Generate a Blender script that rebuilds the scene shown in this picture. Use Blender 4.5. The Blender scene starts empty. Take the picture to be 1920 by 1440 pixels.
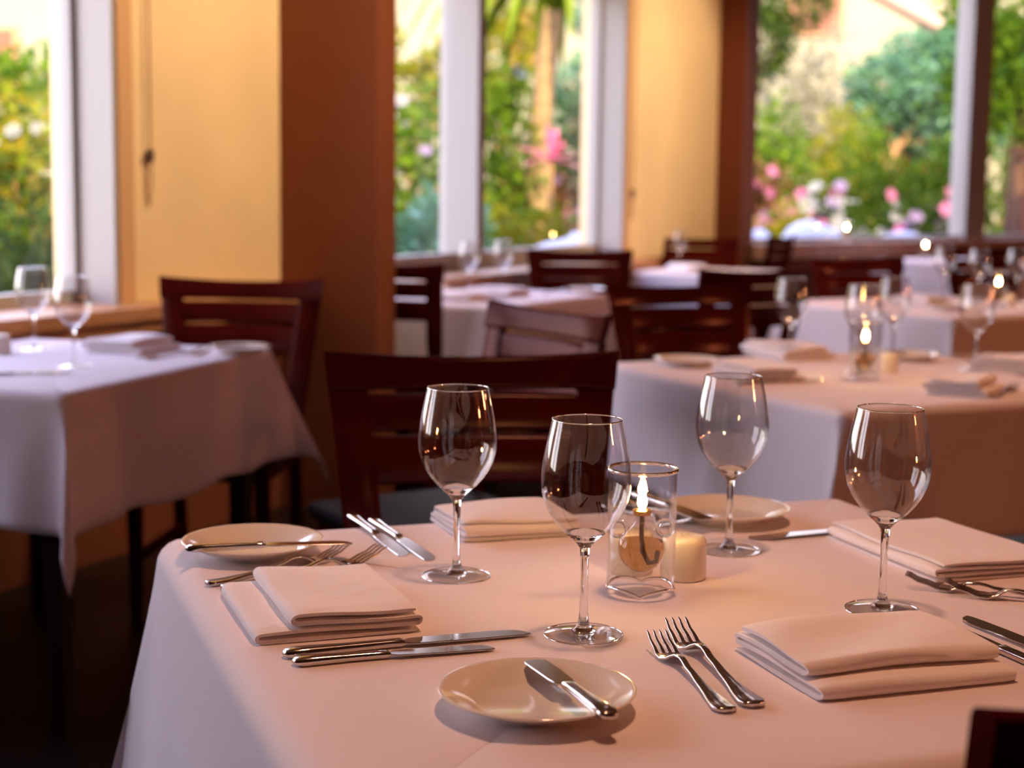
import bpy, math, random
import numpy as np
from mathutils import Vector, Matrix

SC = bpy.context.scene
COL = SC.collection
PI = math.pi
rad = math.radians

# ------------------------------------------------------------------ camera
cam_data = bpy.data.cameras.new('camera')
cam = bpy.data.objects.new('camera', cam_data)
COL.objects.link(cam)
EYE = 1.18
PITCH = math.atan(365 / 2950)
ROLL = 0.013
F_ = Vector((0, math.cos(PITCH), -math.sin(PITCH)))
U_ = Vector((0, math.sin(PITCH), math.cos(PITCH)))
R_ = Vector((1, 0, 0))
Rr = math.cos(ROLL) * R_ + math.sin(ROLL) * U_
Ur = math.cos(ROLL) * U_ - math.sin(ROLL) * R_
m = Matrix((Rr, Ur, -F_)).transposed().to_4x4()
m.translation = Vector((0, 0, EYE))
cam.matrix_world = m
cam_data.sensor_width = 36
cam_data.lens = 36 * 2950 / 1920
cam_data.clip_start = 0.05
cam_data.dof.use_dof = True
cam_data.dof.focus_distance = 1.50
cam_data.dof.aperture_fstop = 5.0
SC.camera = cam

# ------------------------------------------------------------------ world, sun, lamps, exposure
SC.view_settings.view_transform = 'Standard'
SC.view_settings.look = 'None'
SC.view_settings.exposure = 0.0
SC.view_settings.gamma = 1.0
SC.view_settings.use_curve_mapping = False
SC.cycles.use_denoising = True
SC.cycles.max_bounces = 14
SC.cycles.transmission_bounces = 12
SC.cycles.transparent_max_bounces = 16
SC.cycles.glossy_bounces = 6
SC.cycles.sample_clamp_indirect = 6.0
SC.cycles.blur_glossy = 0.6

SKY_STRENGTH = 7.4
SUN_STRENGTH = 15.0
LAMP_POWER = 90.0
WASH_POWER = 270.0
FILL_POWER = 68.0

world = bpy.data.worlds.new('world')
SC.world = world
world.use_nodes = True
wn = world.node_tree
wn.nodes.clear()
w_out = wn.nodes.new('ShaderNodeOutputWorld')
w_bg = wn.nodes.new('ShaderNodeBackground')
w_ramp = wn.nodes.new('ShaderNodeValToRGB')
w_sep = wn.nodes.new('ShaderNodeSeparateXYZ')
w_tc = wn.nodes.new('ShaderNodeTexCoord')
w_ramp.color_ramp.elements[0].position = 0.0
w_ramp.color_ramp.elements[0].color = (0.95, 0.86, 0.84, 1)
w_ramp.color_ramp.elements[1].position = 0.7
w_ramp.color_ramp.elements[1].color = (0.48, 0.55, 1.0, 1)
w_bg.inputs[1].default_value = SKY_STRENGTH
wn.links.new(w_tc.outputs['Generated'], w_sep.inputs[0])
wn.links.new(w_sep.outputs['Z'], w_ramp.inputs[0])
wn.links.new(w_ramp.outputs[0], w_bg.inputs[0])
wn.links.new(w_bg.outputs[0], w_out.inputs[0])

sun_d = bpy.data.lights.new('sun', 'SUN')
sun_d.energy = SUN_STRENGTH
sun_d.color = (1.0, 0.82, 0.46)
sun_d.angle = rad(1.0)
sun = bpy.data.objects.new('sun', sun_d)
sun.rotation_euler = Vector((-0.28, 0.72, -0.62)).to_track_quat('-Z', 'Y').to_euler()
COL.objects.link(sun)

# wall frame: s runs along the window wall, q out of it into the room (q = 0 at the ledge front)
D_ = Vector((0.438, 0.899, 0)).normalized()
N_ = Vector((0.899, -0.438, 0)).normalized()
Q0 = 3.143


def WP(s, q, z=0.0):
    p = D_ * s + N_ * (q - Q0)
    return Vector((p.x, p.y, z))


CEIL = 2.9
# warm recessed ceiling spots over the tables, and wall washers beside the window wall
DOWN = [(1.55, 2.62, 1.0), (3.8, 2.45, 1.0), (5.6, 0.95, .6), (6.2, 2.2, .9), (8.2, 0.9, .6), (10.2, 1.5, .8)]
for (s, q, k) in DOWN:
    ld = bpy.data.lights.new('downlight', 'SPOT')
    ld.spot_size = rad(62)
    ld.spot_blend = 0.6
    ld.shadow_soft_size = 0.09
    ld.energy = LAMP_POWER * k
    ld.color = (1.0, 0.50, 0.29)
    lo = bpy.data.objects.new('downlight', ld)
    lo.location = WP(s, q, CEIL - 0.03)
    COL.objects.link(lo)
for (s, k) in ((0.9, .8), (4.35, 1.0), (8.0, .45), (8.9, .72)):
    ld = bpy.data.lights.new('wall_washer', 'SPOT')
    ld.spot_size = rad(72)
    ld.spot_blend = 0.8
    ld.shadow_soft_size = 0.09
    ld.energy = WASH_POWER * k
    ld.color = (1.0, 0.72, 0.45)
    lo = bpy.data.objects.new('wall_washer', ld)
    lo.location = WP(s, 1.5, CEIL - 0.03)
    lo.rotation_euler = (WP(s, -0.14, 1.55) - lo.location).to_track_quat('-Z', 'Y').to_euler()
    COL.objects.link(lo)
# added amber fill lights near the unseen far side wall, warming right-facing cloth
for s in (2.6, 5.8, 9.0):
    ld = bpy.data.lights.new('warm_fill', 'POINT')
    ld.shadow_soft_size = 0.12
    ld.energy = FILL_POWER
    ld.color = (1.0, 0.34, 0.13)
    lo = bpy.data.objects.new('warm_fill', ld)
    lo.location = WP(s, 7.1, 1.75)
    COL.objects.link(lo)


# ------------------------------------------------------------------ materials
def mat(name):
    mt = bpy.data.materials.new(name)
    mt.use_nodes = True
    return mt, mt.node_tree.nodes, mt.node_tree.links, mt.node_tree.nodes['Principled BSDF']


def simple(name, color, rough=0.6, metal=0.0, bump=0.0, bscale=200, vary=0.0, vscale=8, coat=0.0, sheen=0.0, spec=0.5, stretch=None):
    mt, n, l, b = mat(name)
    b.inputs['Base Color'].default_value = (*color, 1)
    b.inputs['Roughness'].default_value = rough
    b.inputs['Metallic'].default_value = metal
    b.inputs['Coat Weight'].default_value = coat
    b.inputs['Coat Roughness'].default_value = 0.12
    b.inputs['Specular IOR Level'].default_value = spec
    if sheen:
        b.inputs['Sheen Weight'].default_value = sheen
    tc = n.new('ShaderNodeTexCoord')
    src = tc.outputs['Object']
    if stretch:
        mp = n.new('ShaderNodeMapping')
        mp.inputs['Scale'].default_value = stretch
        l.new(src, mp.inputs['Vector'])
        src = mp.outputs['Vector']
    if vary:
        t = n.new('ShaderNodeTexNoise')
        t.inputs['Scale'].default_value = vscale
        t.inputs['Detail'].default_value = 4
        r = n.new('ShaderNodeValToRGB')
        lo = tuple(c * (1 - vary) for c in color)
        hi = tuple(min(1, c * (1 + vary)) for c in color)
        r.color_ramp.elements[0].position = 0.3
        r.color_ramp.elements[1].position = 0.7
        r.color_ramp.elements[0].color = (*lo, 1)
        r.color_ramp.elements[1].color = (*hi, 1)
        l.new(src, t.inputs['Vector'])
        l.new(t.outputs['Fac'], r.inputs[0])
        l.new(r.outputs[0], b.inputs['Base Color'])
    if bump:
        t2 = n.new('ShaderNodeTexNoise')
        t2.inputs['Scale'].default_value = bscale
        t2.inputs['Detail'].default_value = 3
        bp = n.new('ShaderNodeBump')
        bp.inputs['Strength'].default_value = bump
        bp.inputs['Distance'].default_value = 0.002
        l.new(src, t2.inputs['Vector'])
        l.new(t2.outputs['Fac'], bp.inputs['Height'])
        l.new(bp.outputs[0], b.inputs['Normal'])
    return mt


M = {}
M['cloth'] = simple('table_linen', (0.82, 0.715, 0.735), 0.85, bump=0.25, bscale=900, sheen=0.15, spec=0.2)
M['napkin'] = simple('napkin_linen', (0.88, 0.79, 0.78), 0.9, bump=0.9, bscale=38, sheen=0.15, spec=0.2)
M['mahogany'] = simple('mahogany', (0.060, 0.0045, 0.0035), 0.32, vary=0.3, vscale=6, coat=0.03, spec=0.22, stretch=(1, 6, 1.0), bump=0.05, bscale=30)
def varnish(mt, tint, base, edge, rough):
    """even satin varnish over a dark wood: a soft reflection that only rises gently towards grazing angles"""
    n, l = mt.node_tree.nodes, mt.node_tree.links
    b = n['Principled BSDF']
    b.inputs['Specular IOR Level'].default_value = 0.0
    b.inputs['Coat Weight'].default_value = 0.0
    g = n.new('ShaderNodeBsdfGlossy')
    g.inputs['Color'].default_value = (*tint, 1)
    g.inputs['Roughness'].default_value = rough
    lw = n.new('ShaderNodeLayerWeight')
    lw.inputs['Blend'].default_value = 0.5
    pw = n.new('ShaderNodeMath')
    pw.operation = 'POWER'
    pw.inputs[1].default_value = 3.0
    ma = n.new('ShaderNodeMath')
    ma.operation = 'MULTIPLY_ADD'
    ma.inputs[1].default_value = edge
    ma.inputs[2].default_value = base
    l.new(lw.outputs['Facing'], pw.inputs[0])
    l.new(pw.outputs[0], ma.inputs[0])
    mx = n.new('ShaderNodeMixShader')
    l.new(ma.outputs[0], mx.inputs[0])
    l.new(b.outputs[0], mx.inputs[1])
    l.new(g.outputs[0], mx.inputs[2])
    l.new(mx.outputs[0], n['Material Output'].inputs['Surface'])


varnish(M['mahogany'], (1.0, .62, .58), 0.017, 0.05, 0.17)
M['darkwood'] = simple('dark_wood', (0.018, 0.006, 0.005), 0.4)
M['leather'] = simple('black_leather', (0.009, 0.007, 0.007), 0.6, bump=0.3, bscale=250, spec=0.12)
M['cream'] = simple('cream_plaster', (0.86, 0.65, 0.36), 0.8, bump=0.3, bscale=60, vary=0.05, vscale=3)
M['brown'] = simple('brown_plaster', (0.18, 0.043, 0.011), 0.8, bump=0.25, bscale=60, vary=0.06, vscale=3)
M['white'] = simple('white_paint', (0.42, 0.385, 0.35), 0.45)
M['trimwood'] = simple('stained_trim_wood', (0.46, 0.22, 0.10), 0.45, vary=0.2, vscale=10, stretch=(1, 1, 6))
M['casing'] = simple('window_casing', (0.66, 0.40, 0.20), 0.5)
M['ledge'] = simple('pale_ledge_wood', (0.62, 0.36, 0.22), 0.4, vary=0.15, vscale=8)
M['floor'] = simple('dark_floor_boards', (0.010, 0.0042, 0.0035), 0.42, vary=0.4, vscale=3, stretch=(1, 9, 1))
M['ceiling'] = simple('ceiling_plaster', (0.30, 0.155, 0.08), 0.9)
M['bluegrey'] = simple('dark_wall_paint', (0.13, 0.05, 0.03), 0.8)
M['steel'] = simple('polished_steel', (0.62, 0.58, 0.56), 0.13, metal=1.0)
M['china'] = simple('cream_china', (0.84, 0.76, 0.68), 0.12, coat=0.5)
M['ceramic'] = simple('cream_ceramic', (0.82, 0.72, 0.60), 0.25, coat=0.3)
M['wick'] = simple('wick', (0.10, 0.035, 0.015), 0.9)
M['brass'] = simple('brass', (0.60, 0.34, 0.10), 0.25, metal=1.0)
M['cord'] = simple('cord', (0.36, 0.17, 0.09), 0.8)
M['knot'] = simple('cord_knot', (0.09, 0.05, 0.035), 0.6)
M['trunk'] = simple('bark', (0.36, 0.19, 0.08), 0.9, bump=0.6, bscale=20, vary=0.3, vscale=6)
M['darktrunk'] = simple('dark_bark', (0.10, 0.045, 0.022), 0.9, bump=0.6, bscale=20, vary=0.4, vscale=6, stretch=(3, 3, .6))
M['palmtrunk'] = simple('palm_bark', (0.27, 0.165, 0.07), 0.9, vary=0.3, vscale=8, stretch=(1, 1, 3))
M['facade'] = simple('facade_plaster', (0.29, 0.25, 0.17), 0.85, vary=0.08, vscale=0.6)
M['facadedark'] = simple('facade_shade', (0.20, 0.07, 0.035), 0.7)
M['terracotta'] = simple('terracotta', (0.62, 0.20, 0.06), 0.7)
M['rooftimber'] = simple('roof_timber', (0.40, 0.24, 0.18), 0.8)
M['soil'] = simple('garden_soil', (0.09, 0.075, 0.025), 0.95, vary=0.5, vscale=1.5)
M['boulder'] = simple('pale_stone', (0.42, 0.42, 0.47), 0.8, vary=0.12, vscale=3)


def glass_mat(name, color, ior=1.45, rough=0.0):
    mt, n, l, b = mat(name)
    n.remove(b)
    g = n.new('ShaderNodeBsdfGlass')
    g.inputs['Color'].default_value = (*color, 1)
    g.inputs['IOR'].default_value = ior
    g.inputs['Roughness'].default_value = rough
    l.new(g.outputs[0], n['Material Output'].inputs['Surface'])
    return mt


def thin_glass(name, tint, gain=0.9, base=0.045, power=5.0):
    """a thin sheet of glass: clear, with a reflection that grows towards grazing angles (same from both sides)"""
    mt, n, l, b = mat(name)
    n.remove(b)
    tr = n.new('ShaderNodeBsdfTransparent')
    tr.inputs['Color'].default_value = (*tint, 1)
    gl = n.new('ShaderNodeBsdfGlossy')
    gl.inputs['Roughness'].default_value = 0.0
    gl.inputs['Color'].default_value = (1, 1, 1, 1)
    lw = n.new('ShaderNodeLayerWeight')
    lw.inputs['Blend'].default_value = 0.5
    pw = n.new('ShaderNodeMath')
    pw.operation = 'POWER'
    pw.inputs[1].default_value = power
    ma = n.new('ShaderNodeMath')
    ma.operation = 'MULTIPLY_ADD'
    ma.inputs[1].default_value = gain
    ma.inputs[2].default_value = base
    l.new(lw.outputs['Facing'], pw.inputs[0])
    l.new(pw.outputs[0], ma.inputs[0])
    mx = n.new('ShaderNodeMixShader')
    l.new(ma.outputs[0], mx.inputs[0])
    l.new(tr.outputs[0], mx.inputs[1])
    l.new(gl.outputs[0], mx.inputs[2])
    l.new(mx.outputs[0], n['Material Output'].inputs['Surface'])
    return mt


M['glass'] = glass_mat('clear_glass', (0.985, 0.985, 0.98))
M['bowl'] = thin_glass('thin_bowl_glass', (0.955, 0.95, 0.945), 1.0, .055, 4.0)
M['pane'] = thin_glass('window_glass', (0.98, 0.985, 0.98), 0.8)
M['oil'] = glass_mat('lamp_oil', (1.0, 0.80, 0.50), 1.12)


def flame_mat():
    mt, n, l, b = mat('flame')
    n.remove(b)
    e = n.new('ShaderNodeEmission')
    tc = n.new('ShaderNodeTexCoord')
    sp = n.new('ShaderNodeSeparateXYZ')
    r = n.new('ShaderNodeValToRGB')
    r.color_ramp.elements[0].color = (1, 0.50, 0.14, 1)
    r.color_ramp.elements[1].color = (1, 0.36, 0.05, 1)
    el = r.color_ramp.elements.new(0.35)
    el.color = (1, 0.66, 0.26, 1)
    st = n.new('ShaderNodeValToRGB')
    for k, (p_, v_) in enumerate(((0.0, .25), (1.0, .02))):
        st.color_ramp.elements[k].position = p_
        st.color_ramp.elements[k].color = (v_, v_, v_, 1)
    for p_, v_ in ((.3, 1.0), (.6, .45)):
        el = st.color_ramp.elements.new(p_)
        el.color = (v_, v_, v_, 1)
    mu = n.new('ShaderNodeMath')
    mu.operation = 'MULTIPLY'
    mu.inputs[1].default_value = 560
    l.new(sp.outputs['Z'], st.inputs[0])
    l.new(st.outputs[0], mu.inputs[0])
    l.new(mu.outputs[0], e.inputs['Strength'])
    l.new(tc.outputs['Generated'], sp.inputs[0])
    l.new(sp.outputs['Z'], r.inputs[0])
    l.new(r.outputs[0], e.inputs['Color'])
    l.new(e.outputs[0], n['Material Output'].inputs['Surface'])
    return mt


M['flame'] = flame_mat()


GARDEN = 0.36


def leaf_mat(name, cols, trans=0.3, rough=0.75, gain=None):
    mt, n, l, b = mat(name)
    b.inputs['Roughness'].default_value = rough
    b.inputs['Specular IOR Level'].default_value = 0.15
    geo = n.new('ShaderNodeNewGeometry')
    r = n.new('ShaderNodeValToRGB')
    r.color_ramp.interpolation = 'CONSTANT' if len(cols) > 4 else 'LINEAR'
    while len(r.color_ramp.elements) < len(cols):
        r.color_ramp.elements.new(0.5)
    for i, c in enumerate(cols):
        c = tuple(x * (gain or GARDEN) for x in c)
        r.color_ramp.elements[i].position = i / max(1, len(cols) - (0 if len(cols) > 4 else 1))
        r.color_ramp.elements[i].color = (*c, 1)
    l.new(geo.outputs['Random Per Island'], r.inputs[0])
    l.new(r.outputs[0], b.inputs['Base Color'])
    tl = n.new('ShaderNodeBsdfTranslucent')
    l.new(r.outputs[0], tl.inputs['Color'])
    mx = n.new('ShaderNodeMixShader')
    mx.inputs[0].default_value = trans
    l.new(b.outputs[0], mx.inputs[1])
    l.new(tl.outputs[0], mx.inputs[2])
    l.new(mx.outputs[0], n['Material Output'].inputs['Surface'])
    return mt


M['leaf_yellow'] = leaf_mat('leaves_yellow_green', [(0.26, 0.42, 0.012), (0.58, 0.58, 0.02), (0.78, 0.52, 0.02)])
M['leaf_green'] = leaf_mat('leaves_green', [(0.07, 0.22, 0.006), (0.22, 0.46, 0.010), (0.42, 0.54, 0.02)])
M['leaf_dark'] = leaf_mat('leaves_dark', [(0.02, 0.06, 0.005), (0.08, 0.17, 0.010), (0.20, 0.28, 0.015)])
M['leaf_blue'] = leaf_mat('leaves_blue_green', [(0.10, 0.30, 0.14), (0.25, 0.50, 0.30), (0.16, 0.36, 0.05), (0.42, 0.70, 0.55)], gain=.55)
M['leaf_red'] = leaf_mat('leaves_red', [(0.22, 0.03, 0.04), (0.40, 0.14, 0.05), (0.50, 0.30, 0.08)])
M['leaf_cream'] = leaf_mat('leaves_pale', [(0.80, 0.68, 0.40), (0.90, 0.82, 0.62), (0.70, 0.62, 0.25)])
M['pink'] = leaf_mat('pink_petals', [(0.85, 0.16, 0.36), (0.90, 0.35, 0.55)], gain=.5)
M['pinkleaf'] = leaf_mat('pink_leaves', [(0.80, 0.10, 0.26), (0.88, 0.26, 0.42)], gain=.85)
M['lilac'] = leaf_mat('lilac_petals', [(0.62, 0.42, 0.80), (0.80, 0.55, 0.85)], gain=.36)
M['whitepetal'] = leaf_mat('white_petals', [(0.85, 0.83, 0.85), (0.92, 0.88, 0.80)], gain=.36)
M['grassblade'] = leaf_mat('grass_blades', [(0.04, 0.10, 0.015), (0.12, 0.20, 0.03), (0.24, 0.30, 0.05)])


# ------------------------------------------------------------------ geometry helpers
class MB:
    def __init__(self):
        self.v, self.f = [], []

    def add(self, verts, faces):
        o = len(self.v)
        self.v += [tuple(p) for p in verts]
        self.f += [tuple(i + o for i in f) for f in faces]
        return self

    def rings(self, rings, closed=True, cap0=True, cap1=True):
        n = len(rings[0])
        verts = [p for r in rings for p in r]
        faces = []
        for i in range(len(rings) - 1):
            a, b = i * n, (i + 1) * n
            for j in range(n if closed else n - 1):
                k = (j + 1) % n
                faces.append((a + j, a + k, b + k, b + j))
        if cap0:
            faces.append(tuple(range(n - 1, -1, -1)))
        if cap1:
            faces.append(tuple((len(rings) - 1) * n + j for j in range(n)))
        return self.add(verts, faces)

    def lathe(self, prof, seg=32, cap0=False, cap1=False):
        rs = []
        for (r, z) in prof:
            rs.append([(r * math.cos(2 * PI * k / seg), r * math.sin(2 * PI * k / seg), z) for k in range(seg)])
        return self.rings(rs, True, cap0, cap1)

    def tube(self, path, radius, seg=8, caps=True):
        path = [Vector(p) for p in path]
        rs = []
        up = Vector((0.13, 0.31, 0.94))
        for i, p in enumerate(path):
            t = (path[min(i + 1, len(path) - 1)] - path[max(i - 1, 0)]).normalized()
            a = t.cross(up)
            if a.length < 1e-3:
                a = t.cross(Vector((1, 0, 0)))
            a.normalize()
            b = t.cross(a).normalized()
            r = radius[i] if isinstance(radius, (list, tuple)) else radius
            rs.append([p + a * (r * math.cos(2 * PI * k / seg)) + b * (r * math.sin(2 * PI * k / seg)) for k in range(seg)])
        return self.rings(rs, True, caps, caps)

    def box(self, p0, p1, bev=0.0):
        x0, y0, z0 = p0
        x1, y1, z1 = p1
        cx, cy, hx, hy = (x0 + x1) / 2, (y0 + y1) / 2, (x1 - x0) / 2, (y1 - y0) / 2
        b = min(bev, hx * .9, hy * .9, (z1 - z0) * .45)
        if b <= 0:
            r = [[(x0, y0, z), (x1, y0, z), (x1, y1, z), (x0, y1, z)] for z in (z0, z1)]
            return self.rings(r)

        def rr(i, z):
            hx2, hy2 = hx - i, hy - i
            c = b * 0.8 if i == 0 else b * 0.5
            pts = []
            for sx, sy, a0 in ((1, 1, 0), (-1, 1, 90), (-1, -1, 180), (1, -1, 270)):
                for k in range(3):
                    a = rad(a0 + 45 * k)
                    pts.append((cx + sx * (hx2 - c) + c * math.cos(a), cy + sy * (hy2 - c) + c * math.sin(a), z))
            return pts
        return self.rings([rr(b, z0), rr(b * .3, z0 + b * .3), rr(0, z0 + b), rr(0, z1 - b), rr(b * .3, z1 - b * .3), rr(b, z1)])

    def build(self, name, material, parent=None, smooth=True, angle=40):
        me = bpy.data.meshes.new(name)
        me.from_pydata(self.v, [], self.f)
        me.materials.append(material)
        if smooth:
            me.polygons.foreach_set('use_smooth', [True] * len(me.polygons))
            me.set_sharp_from_angle(angle=rad(angle))
        me.update()
        o = bpy.data.objects.new(name, me)
        COL.objects.link(o)
        if parent:
            o.parent = parent
        return o


def rrect(c, ax, ay, hw, hh, r, n=2):
    """ring of a rounded rectangle around c in the plane of ax, ay"""
    c, ax, ay = Vector(c), Vector(ax), Vector(ay)
    r = min(r, hw * .95, hh * .95)
    pts = []
    for sx, sy, a0 in ((1, 1, 0), (-1, 1, 90), (-1, -1, 180), (1, -1, 270)):
        for k in range(n + 1):
            a = rad(a0 + 90 * k / n)
            pts.append(c + ax * (sx * (hw - r) + r * math.cos(a)) + ay * (sy * (hh - r) + r * math.sin(a)))
    return pts


def thing(name, label, cat, loc=(0, 0, 0), rz=0.0, group=None):
    o = bpy.data.objects.new(name, None)
    o.empty_display_size = 0.1
    COL.objects.link(o)
    o.location = loc
    o.rotation_euler = (0, 0, rz)
    o['label'] = label
    o['category'] = cat
    if group:
        o['group'] = group
    return o


def tag(o, label, cat, group=None):
    o['label'] = label
    o['category'] = cat
    if group:
        o['group'] = group
    return o


def struct(o):
    o['kind'] = 'structure'
    return o


def dup(root, loc, rz, label, group=None):
    r = root.copy()
    COL.objects.link(r)
    r.location = loc
    r.rotation_euler = (0, 0, rz)
    r['label'] = label
    if group:
        r['group'] = group
    for ch in list(root.children):
        c = ch.copy()
        COL.objects.link(c)
        c.parent = r
        for g in list(ch.children):
            d = g.copy()
            COL.objects.link(d)
            d.parent = c
    return r


class Kind:
    """first use hands out the original, later uses hand out copies of it and its parts"""

    def __init__(self, maker):
        self.maker, self.first = maker, None

    def put(self, loc, rz, label, group=None):
        if self.first is None:
            self.first = self.maker()
            o = self.first
            o.location = loc
            o.rotation_euler = (0, 0, rz)
            o['label'] = label
            if group:
                o['group'] = group
            return o
        o = dup(self.first, loc, rz, label, group)
        return o


# ------------------------------------------------------------------ room shell (in the wall frame)
SKEW = Matrix((D_, N_, Vector((0, 0, 1)))).transposed()


def fbox(mb, s0, s1, q0, q1, z0, z1):
    v = [WP(s, q, z) for z in (z0, z1) for (s, q) in ((s0, q0), (s0, q1), (s1, q1), (s1, q0))]
    mb.add(v, [(0, 1, 2, 3), (7, 6, 5, 4), (0, 4, 5, 1), (1, 5, 6, 2), (2, 6, 7, 3), (3, 7, 4, 0)])
    return mb


WQ0, WQ = -0.40, -0.141          # outside and inside face of the window wall
GLQ = -0.31                      # plane of the glass
SILL = 0.80
TOP = 2.30
S0, S1 = -3.4, 13.1              # room ends along s
QR = 7.4                         # far side wall
ALC = -0.4                       # the room widens beyond the second pillar
W0S = (-0.1, 1.15)
W1S = (1.75, 3.904)
W2S = (4.95, 8.106)

# end wall frame: it runs off at an angle behind the second pillar
E0 = Vector((1.53, 10.25, 0))
EU = (Vector((3.80, 12.15, 0)) - E0).normalized()
EN = Vector((EU.y, -EU.x, 0))            # into the room
ESILL = 0.85
EMUL_A = 2.44
EA1 = 3.5


def EP(a, b, z=0.0):
    p = E0 + EU * a + EN * b
    return Vector((p.x, p.y, z))


def room_slab(z0, z1):
    pts = [WP(S0 - .2, WQ0), WP(9.95, WQ0), EP(-.05, -.2), EP(6.2, -.2), EP(6.2, 6.4), WP(S0 - .2, QR + .2)]
    mb = MB()
    mb.rings([[(p.x, p.y, z) for p in pts] for z in (z0, z1)])
    return mb


struct(room_slab(-0.12, 0.0).build('floor', M['floor'], smooth=False))
struct(room_slab(CEIL, CEIL + .15).build('ceiling', M['ceiling'], smooth=False))

mb = MB()
for a, b in ((S0, W0S[0]), (W0S[1], W1S[0]), (W1S[1], W2S[0]), (W2S[1], 9.95)):
    fbox(mb, a, b, WQ0, WQ, SILL, CEIL)
for a, b in (W0S, W1S, W2S):
    fbox(mb, a, b, WQ0, WQ, TOP, CEIL)
struct(mb.build('wall_left', M['cream'], smooth=False))

mb = MB()
fbox(mb, S0, 9.95, WQ0, WQ, 0.0, SILL)
struct(mb.build('trim_1', M['brown'], smooth=False))       # brown lower wall under the ledge

mb = MB()
for a, b in ((S0, 4.797), (4.927, 8.3)):
    fbox(mb, a, b, WQ, 0.0, SILL - .035, SILL + .004)
    fbox(mb, a, b, WQ, -0.02, SILL - .075, SILL - .035)
for a, b in (W0S, W1S, W2S):
    fbox(mb, a, b, WQ0 + .02, WQ, SILL - .03, SILL + .004)
struct(mb.build('trim_2', M['trimwood'], smooth=False))    # wooden ledge below the windows

mb = MB()
fbox(mb, 4.797, 4.927, WQ, 0.268, 0, CEIL)
struct(mb.build('pillar_1', M['brown'], smooth=False))
mb = MB()
fbox(mb, 9.68, 9.95, WQ, 0.03, 0, CEIL)
struct(mb.build('pillar_2', M['brown'], smooth=False))

# end wall: runs off at an angle behind the second pillar, one wide window
def ebox(mb, a0, a1, b0, b1, z0, z1):
    v = [EP(a, b, z) for z in (z0, z1) for (a, b) in ((a0, b0), (a0, b1), (a1, b1), (a1, b0))]
    mb.add(v, [(0, 1, 2, 3), (7, 6, 5, 4), (0, 4, 5, 1), (1, 5, 6, 2), (2, 6, 7, 3), (3, 7, 4, 0)])
    return mb


mb = MB()
ebox(mb, -.05, EA1, -.22, 0, 0, ESILL - .10)
ebox(mb, -.05, EA1, -.22, 0, CEIL - .06, CEIL)
ebox(mb, EA1, 6.2, -.22, 0, 0, CEIL)
ebox(mb, 6.0, 6.2, 0, 6.4, 0, CEIL)
struct(mb.build('wall_end', M['brown'], smooth=False))
mb = MB()
ebox(mb, -.02, EA1, -.24, .06, ESILL - .10, ESILL)
struct(mb.build('trim_3', M['ledge'], smooth=False))       # pale ledge under the end window
mb = MB()
fbox(mb, S0 - .2, 15.8, QR, QR + .2, 0, CEIL)
struct(mb.build('wall_right', M['bluegrey'], smooth=False))
mb = MB()
fbox(mb, S0 - .2, S0, ALC - .2, QR + .2, 0, CEIL)
struct(mb.build('wall_back', M['bluegrey'], smooth=False))


def make_window(name, a, b, zb, fins, casing):
    root = bpy.data.objects.new(name, None)
    COL.objects.link(root)
    root['kind'] = 'structure'
    fr = MB()
    fbox(fr, a, b, GLQ - .03, GLQ + .03, SILL, zb)
    fbox(fr, a, b, GLQ - .03, GLQ + .03, TOP - .05, TOP)
    fbox(fr, a, a + .04, GLQ - .03, GLQ + .03, zb, TOP - .05)
    fbox(fr, b - .04, b, GLQ - .03, GLQ + .03, zb, TOP - .05)
    fr.build('frame', M['white'], root, smooth=False)
    for s in (a, b):
        jb = MB()
        sgn = 1 if s == a else -1
        fbox(jb, min(s, s + sgn * .018), max(s, s + sgn * .018), GLQ + .03, WQ + .004, SILL + .004, TOP)
        jb.build('jamb', M['white'], root, smooth=False)
        if casing:
            cs = MB()
            fbox(cs, min(s, s - sgn * .07), max(s, s - sgn * .07), WQ, WQ + .012, SILL + .004, TOP + .06)
            cs.build('casing', M['casing'], root, smooth=False)
    edges = [a + .04] + [x for fin in fins for x in (fin, fin + .07)] + [b - .04]
    for fin in fins:
        mu = MB()
        fbox(mu, fin, fin + .07, GLQ - .03, WQ - .004, zb, TOP - .05)
        mu.build('mullion', M['white'], root, smooth=False)
    for i in range(0, len(edges), 2):
        pn = MB()
        e0, e1 = edges[i], edges[i + 1]
        pn.add([WP(e0, GLQ, zb), WP(e1, GLQ, zb), WP(e1, GLQ, TOP - .05), WP(e0, GLQ, TOP - .05)], [(0, 1, 2, 3)])
        pn.build('pane', M['pane'], root, smooth=False)
    # daylight portal over the opening
    ld = bpy.data.lights.new('daylight_portal', 'AREA')
    ld.shape = 'RECTANGLE'
    ld.size, ld.size_y = b - a, TOP - SILL
    ld.cycles.is_portal = True
    lo = bpy.data.objects.new('daylight_portal', ld)
    mw = Matrix((D_, Vector((0, 0, 1)).cross(D_) * 0 + Vector((0, 0, 1)), D_.cross(Vector((0, 0, 1))) * 1.0)).transposed().to_4x4()
    # the portal's -Z must look into the room (+N)
    zax = -N_
    xax = D_
    yax = zax.cross(xax)
    mw = Matrix((xax, yax, zax)).transposed().to_4x4()
    mw.translation = WP((a + b) / 2, WQ0 - .05, (SILL + TOP) / 2)
    lo.matrix_world = mw
    COL.objects.link(lo)
    return root


make_window('window_1', W1S[0], W1S[1], 0.845, [2.7], True)
make_window('window_2', W2S[0], W2S[1], 0.885, [6.367], True)
make_window('window_3', W0S[0], W0S[1], 0.845, [0.5], True)

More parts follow.
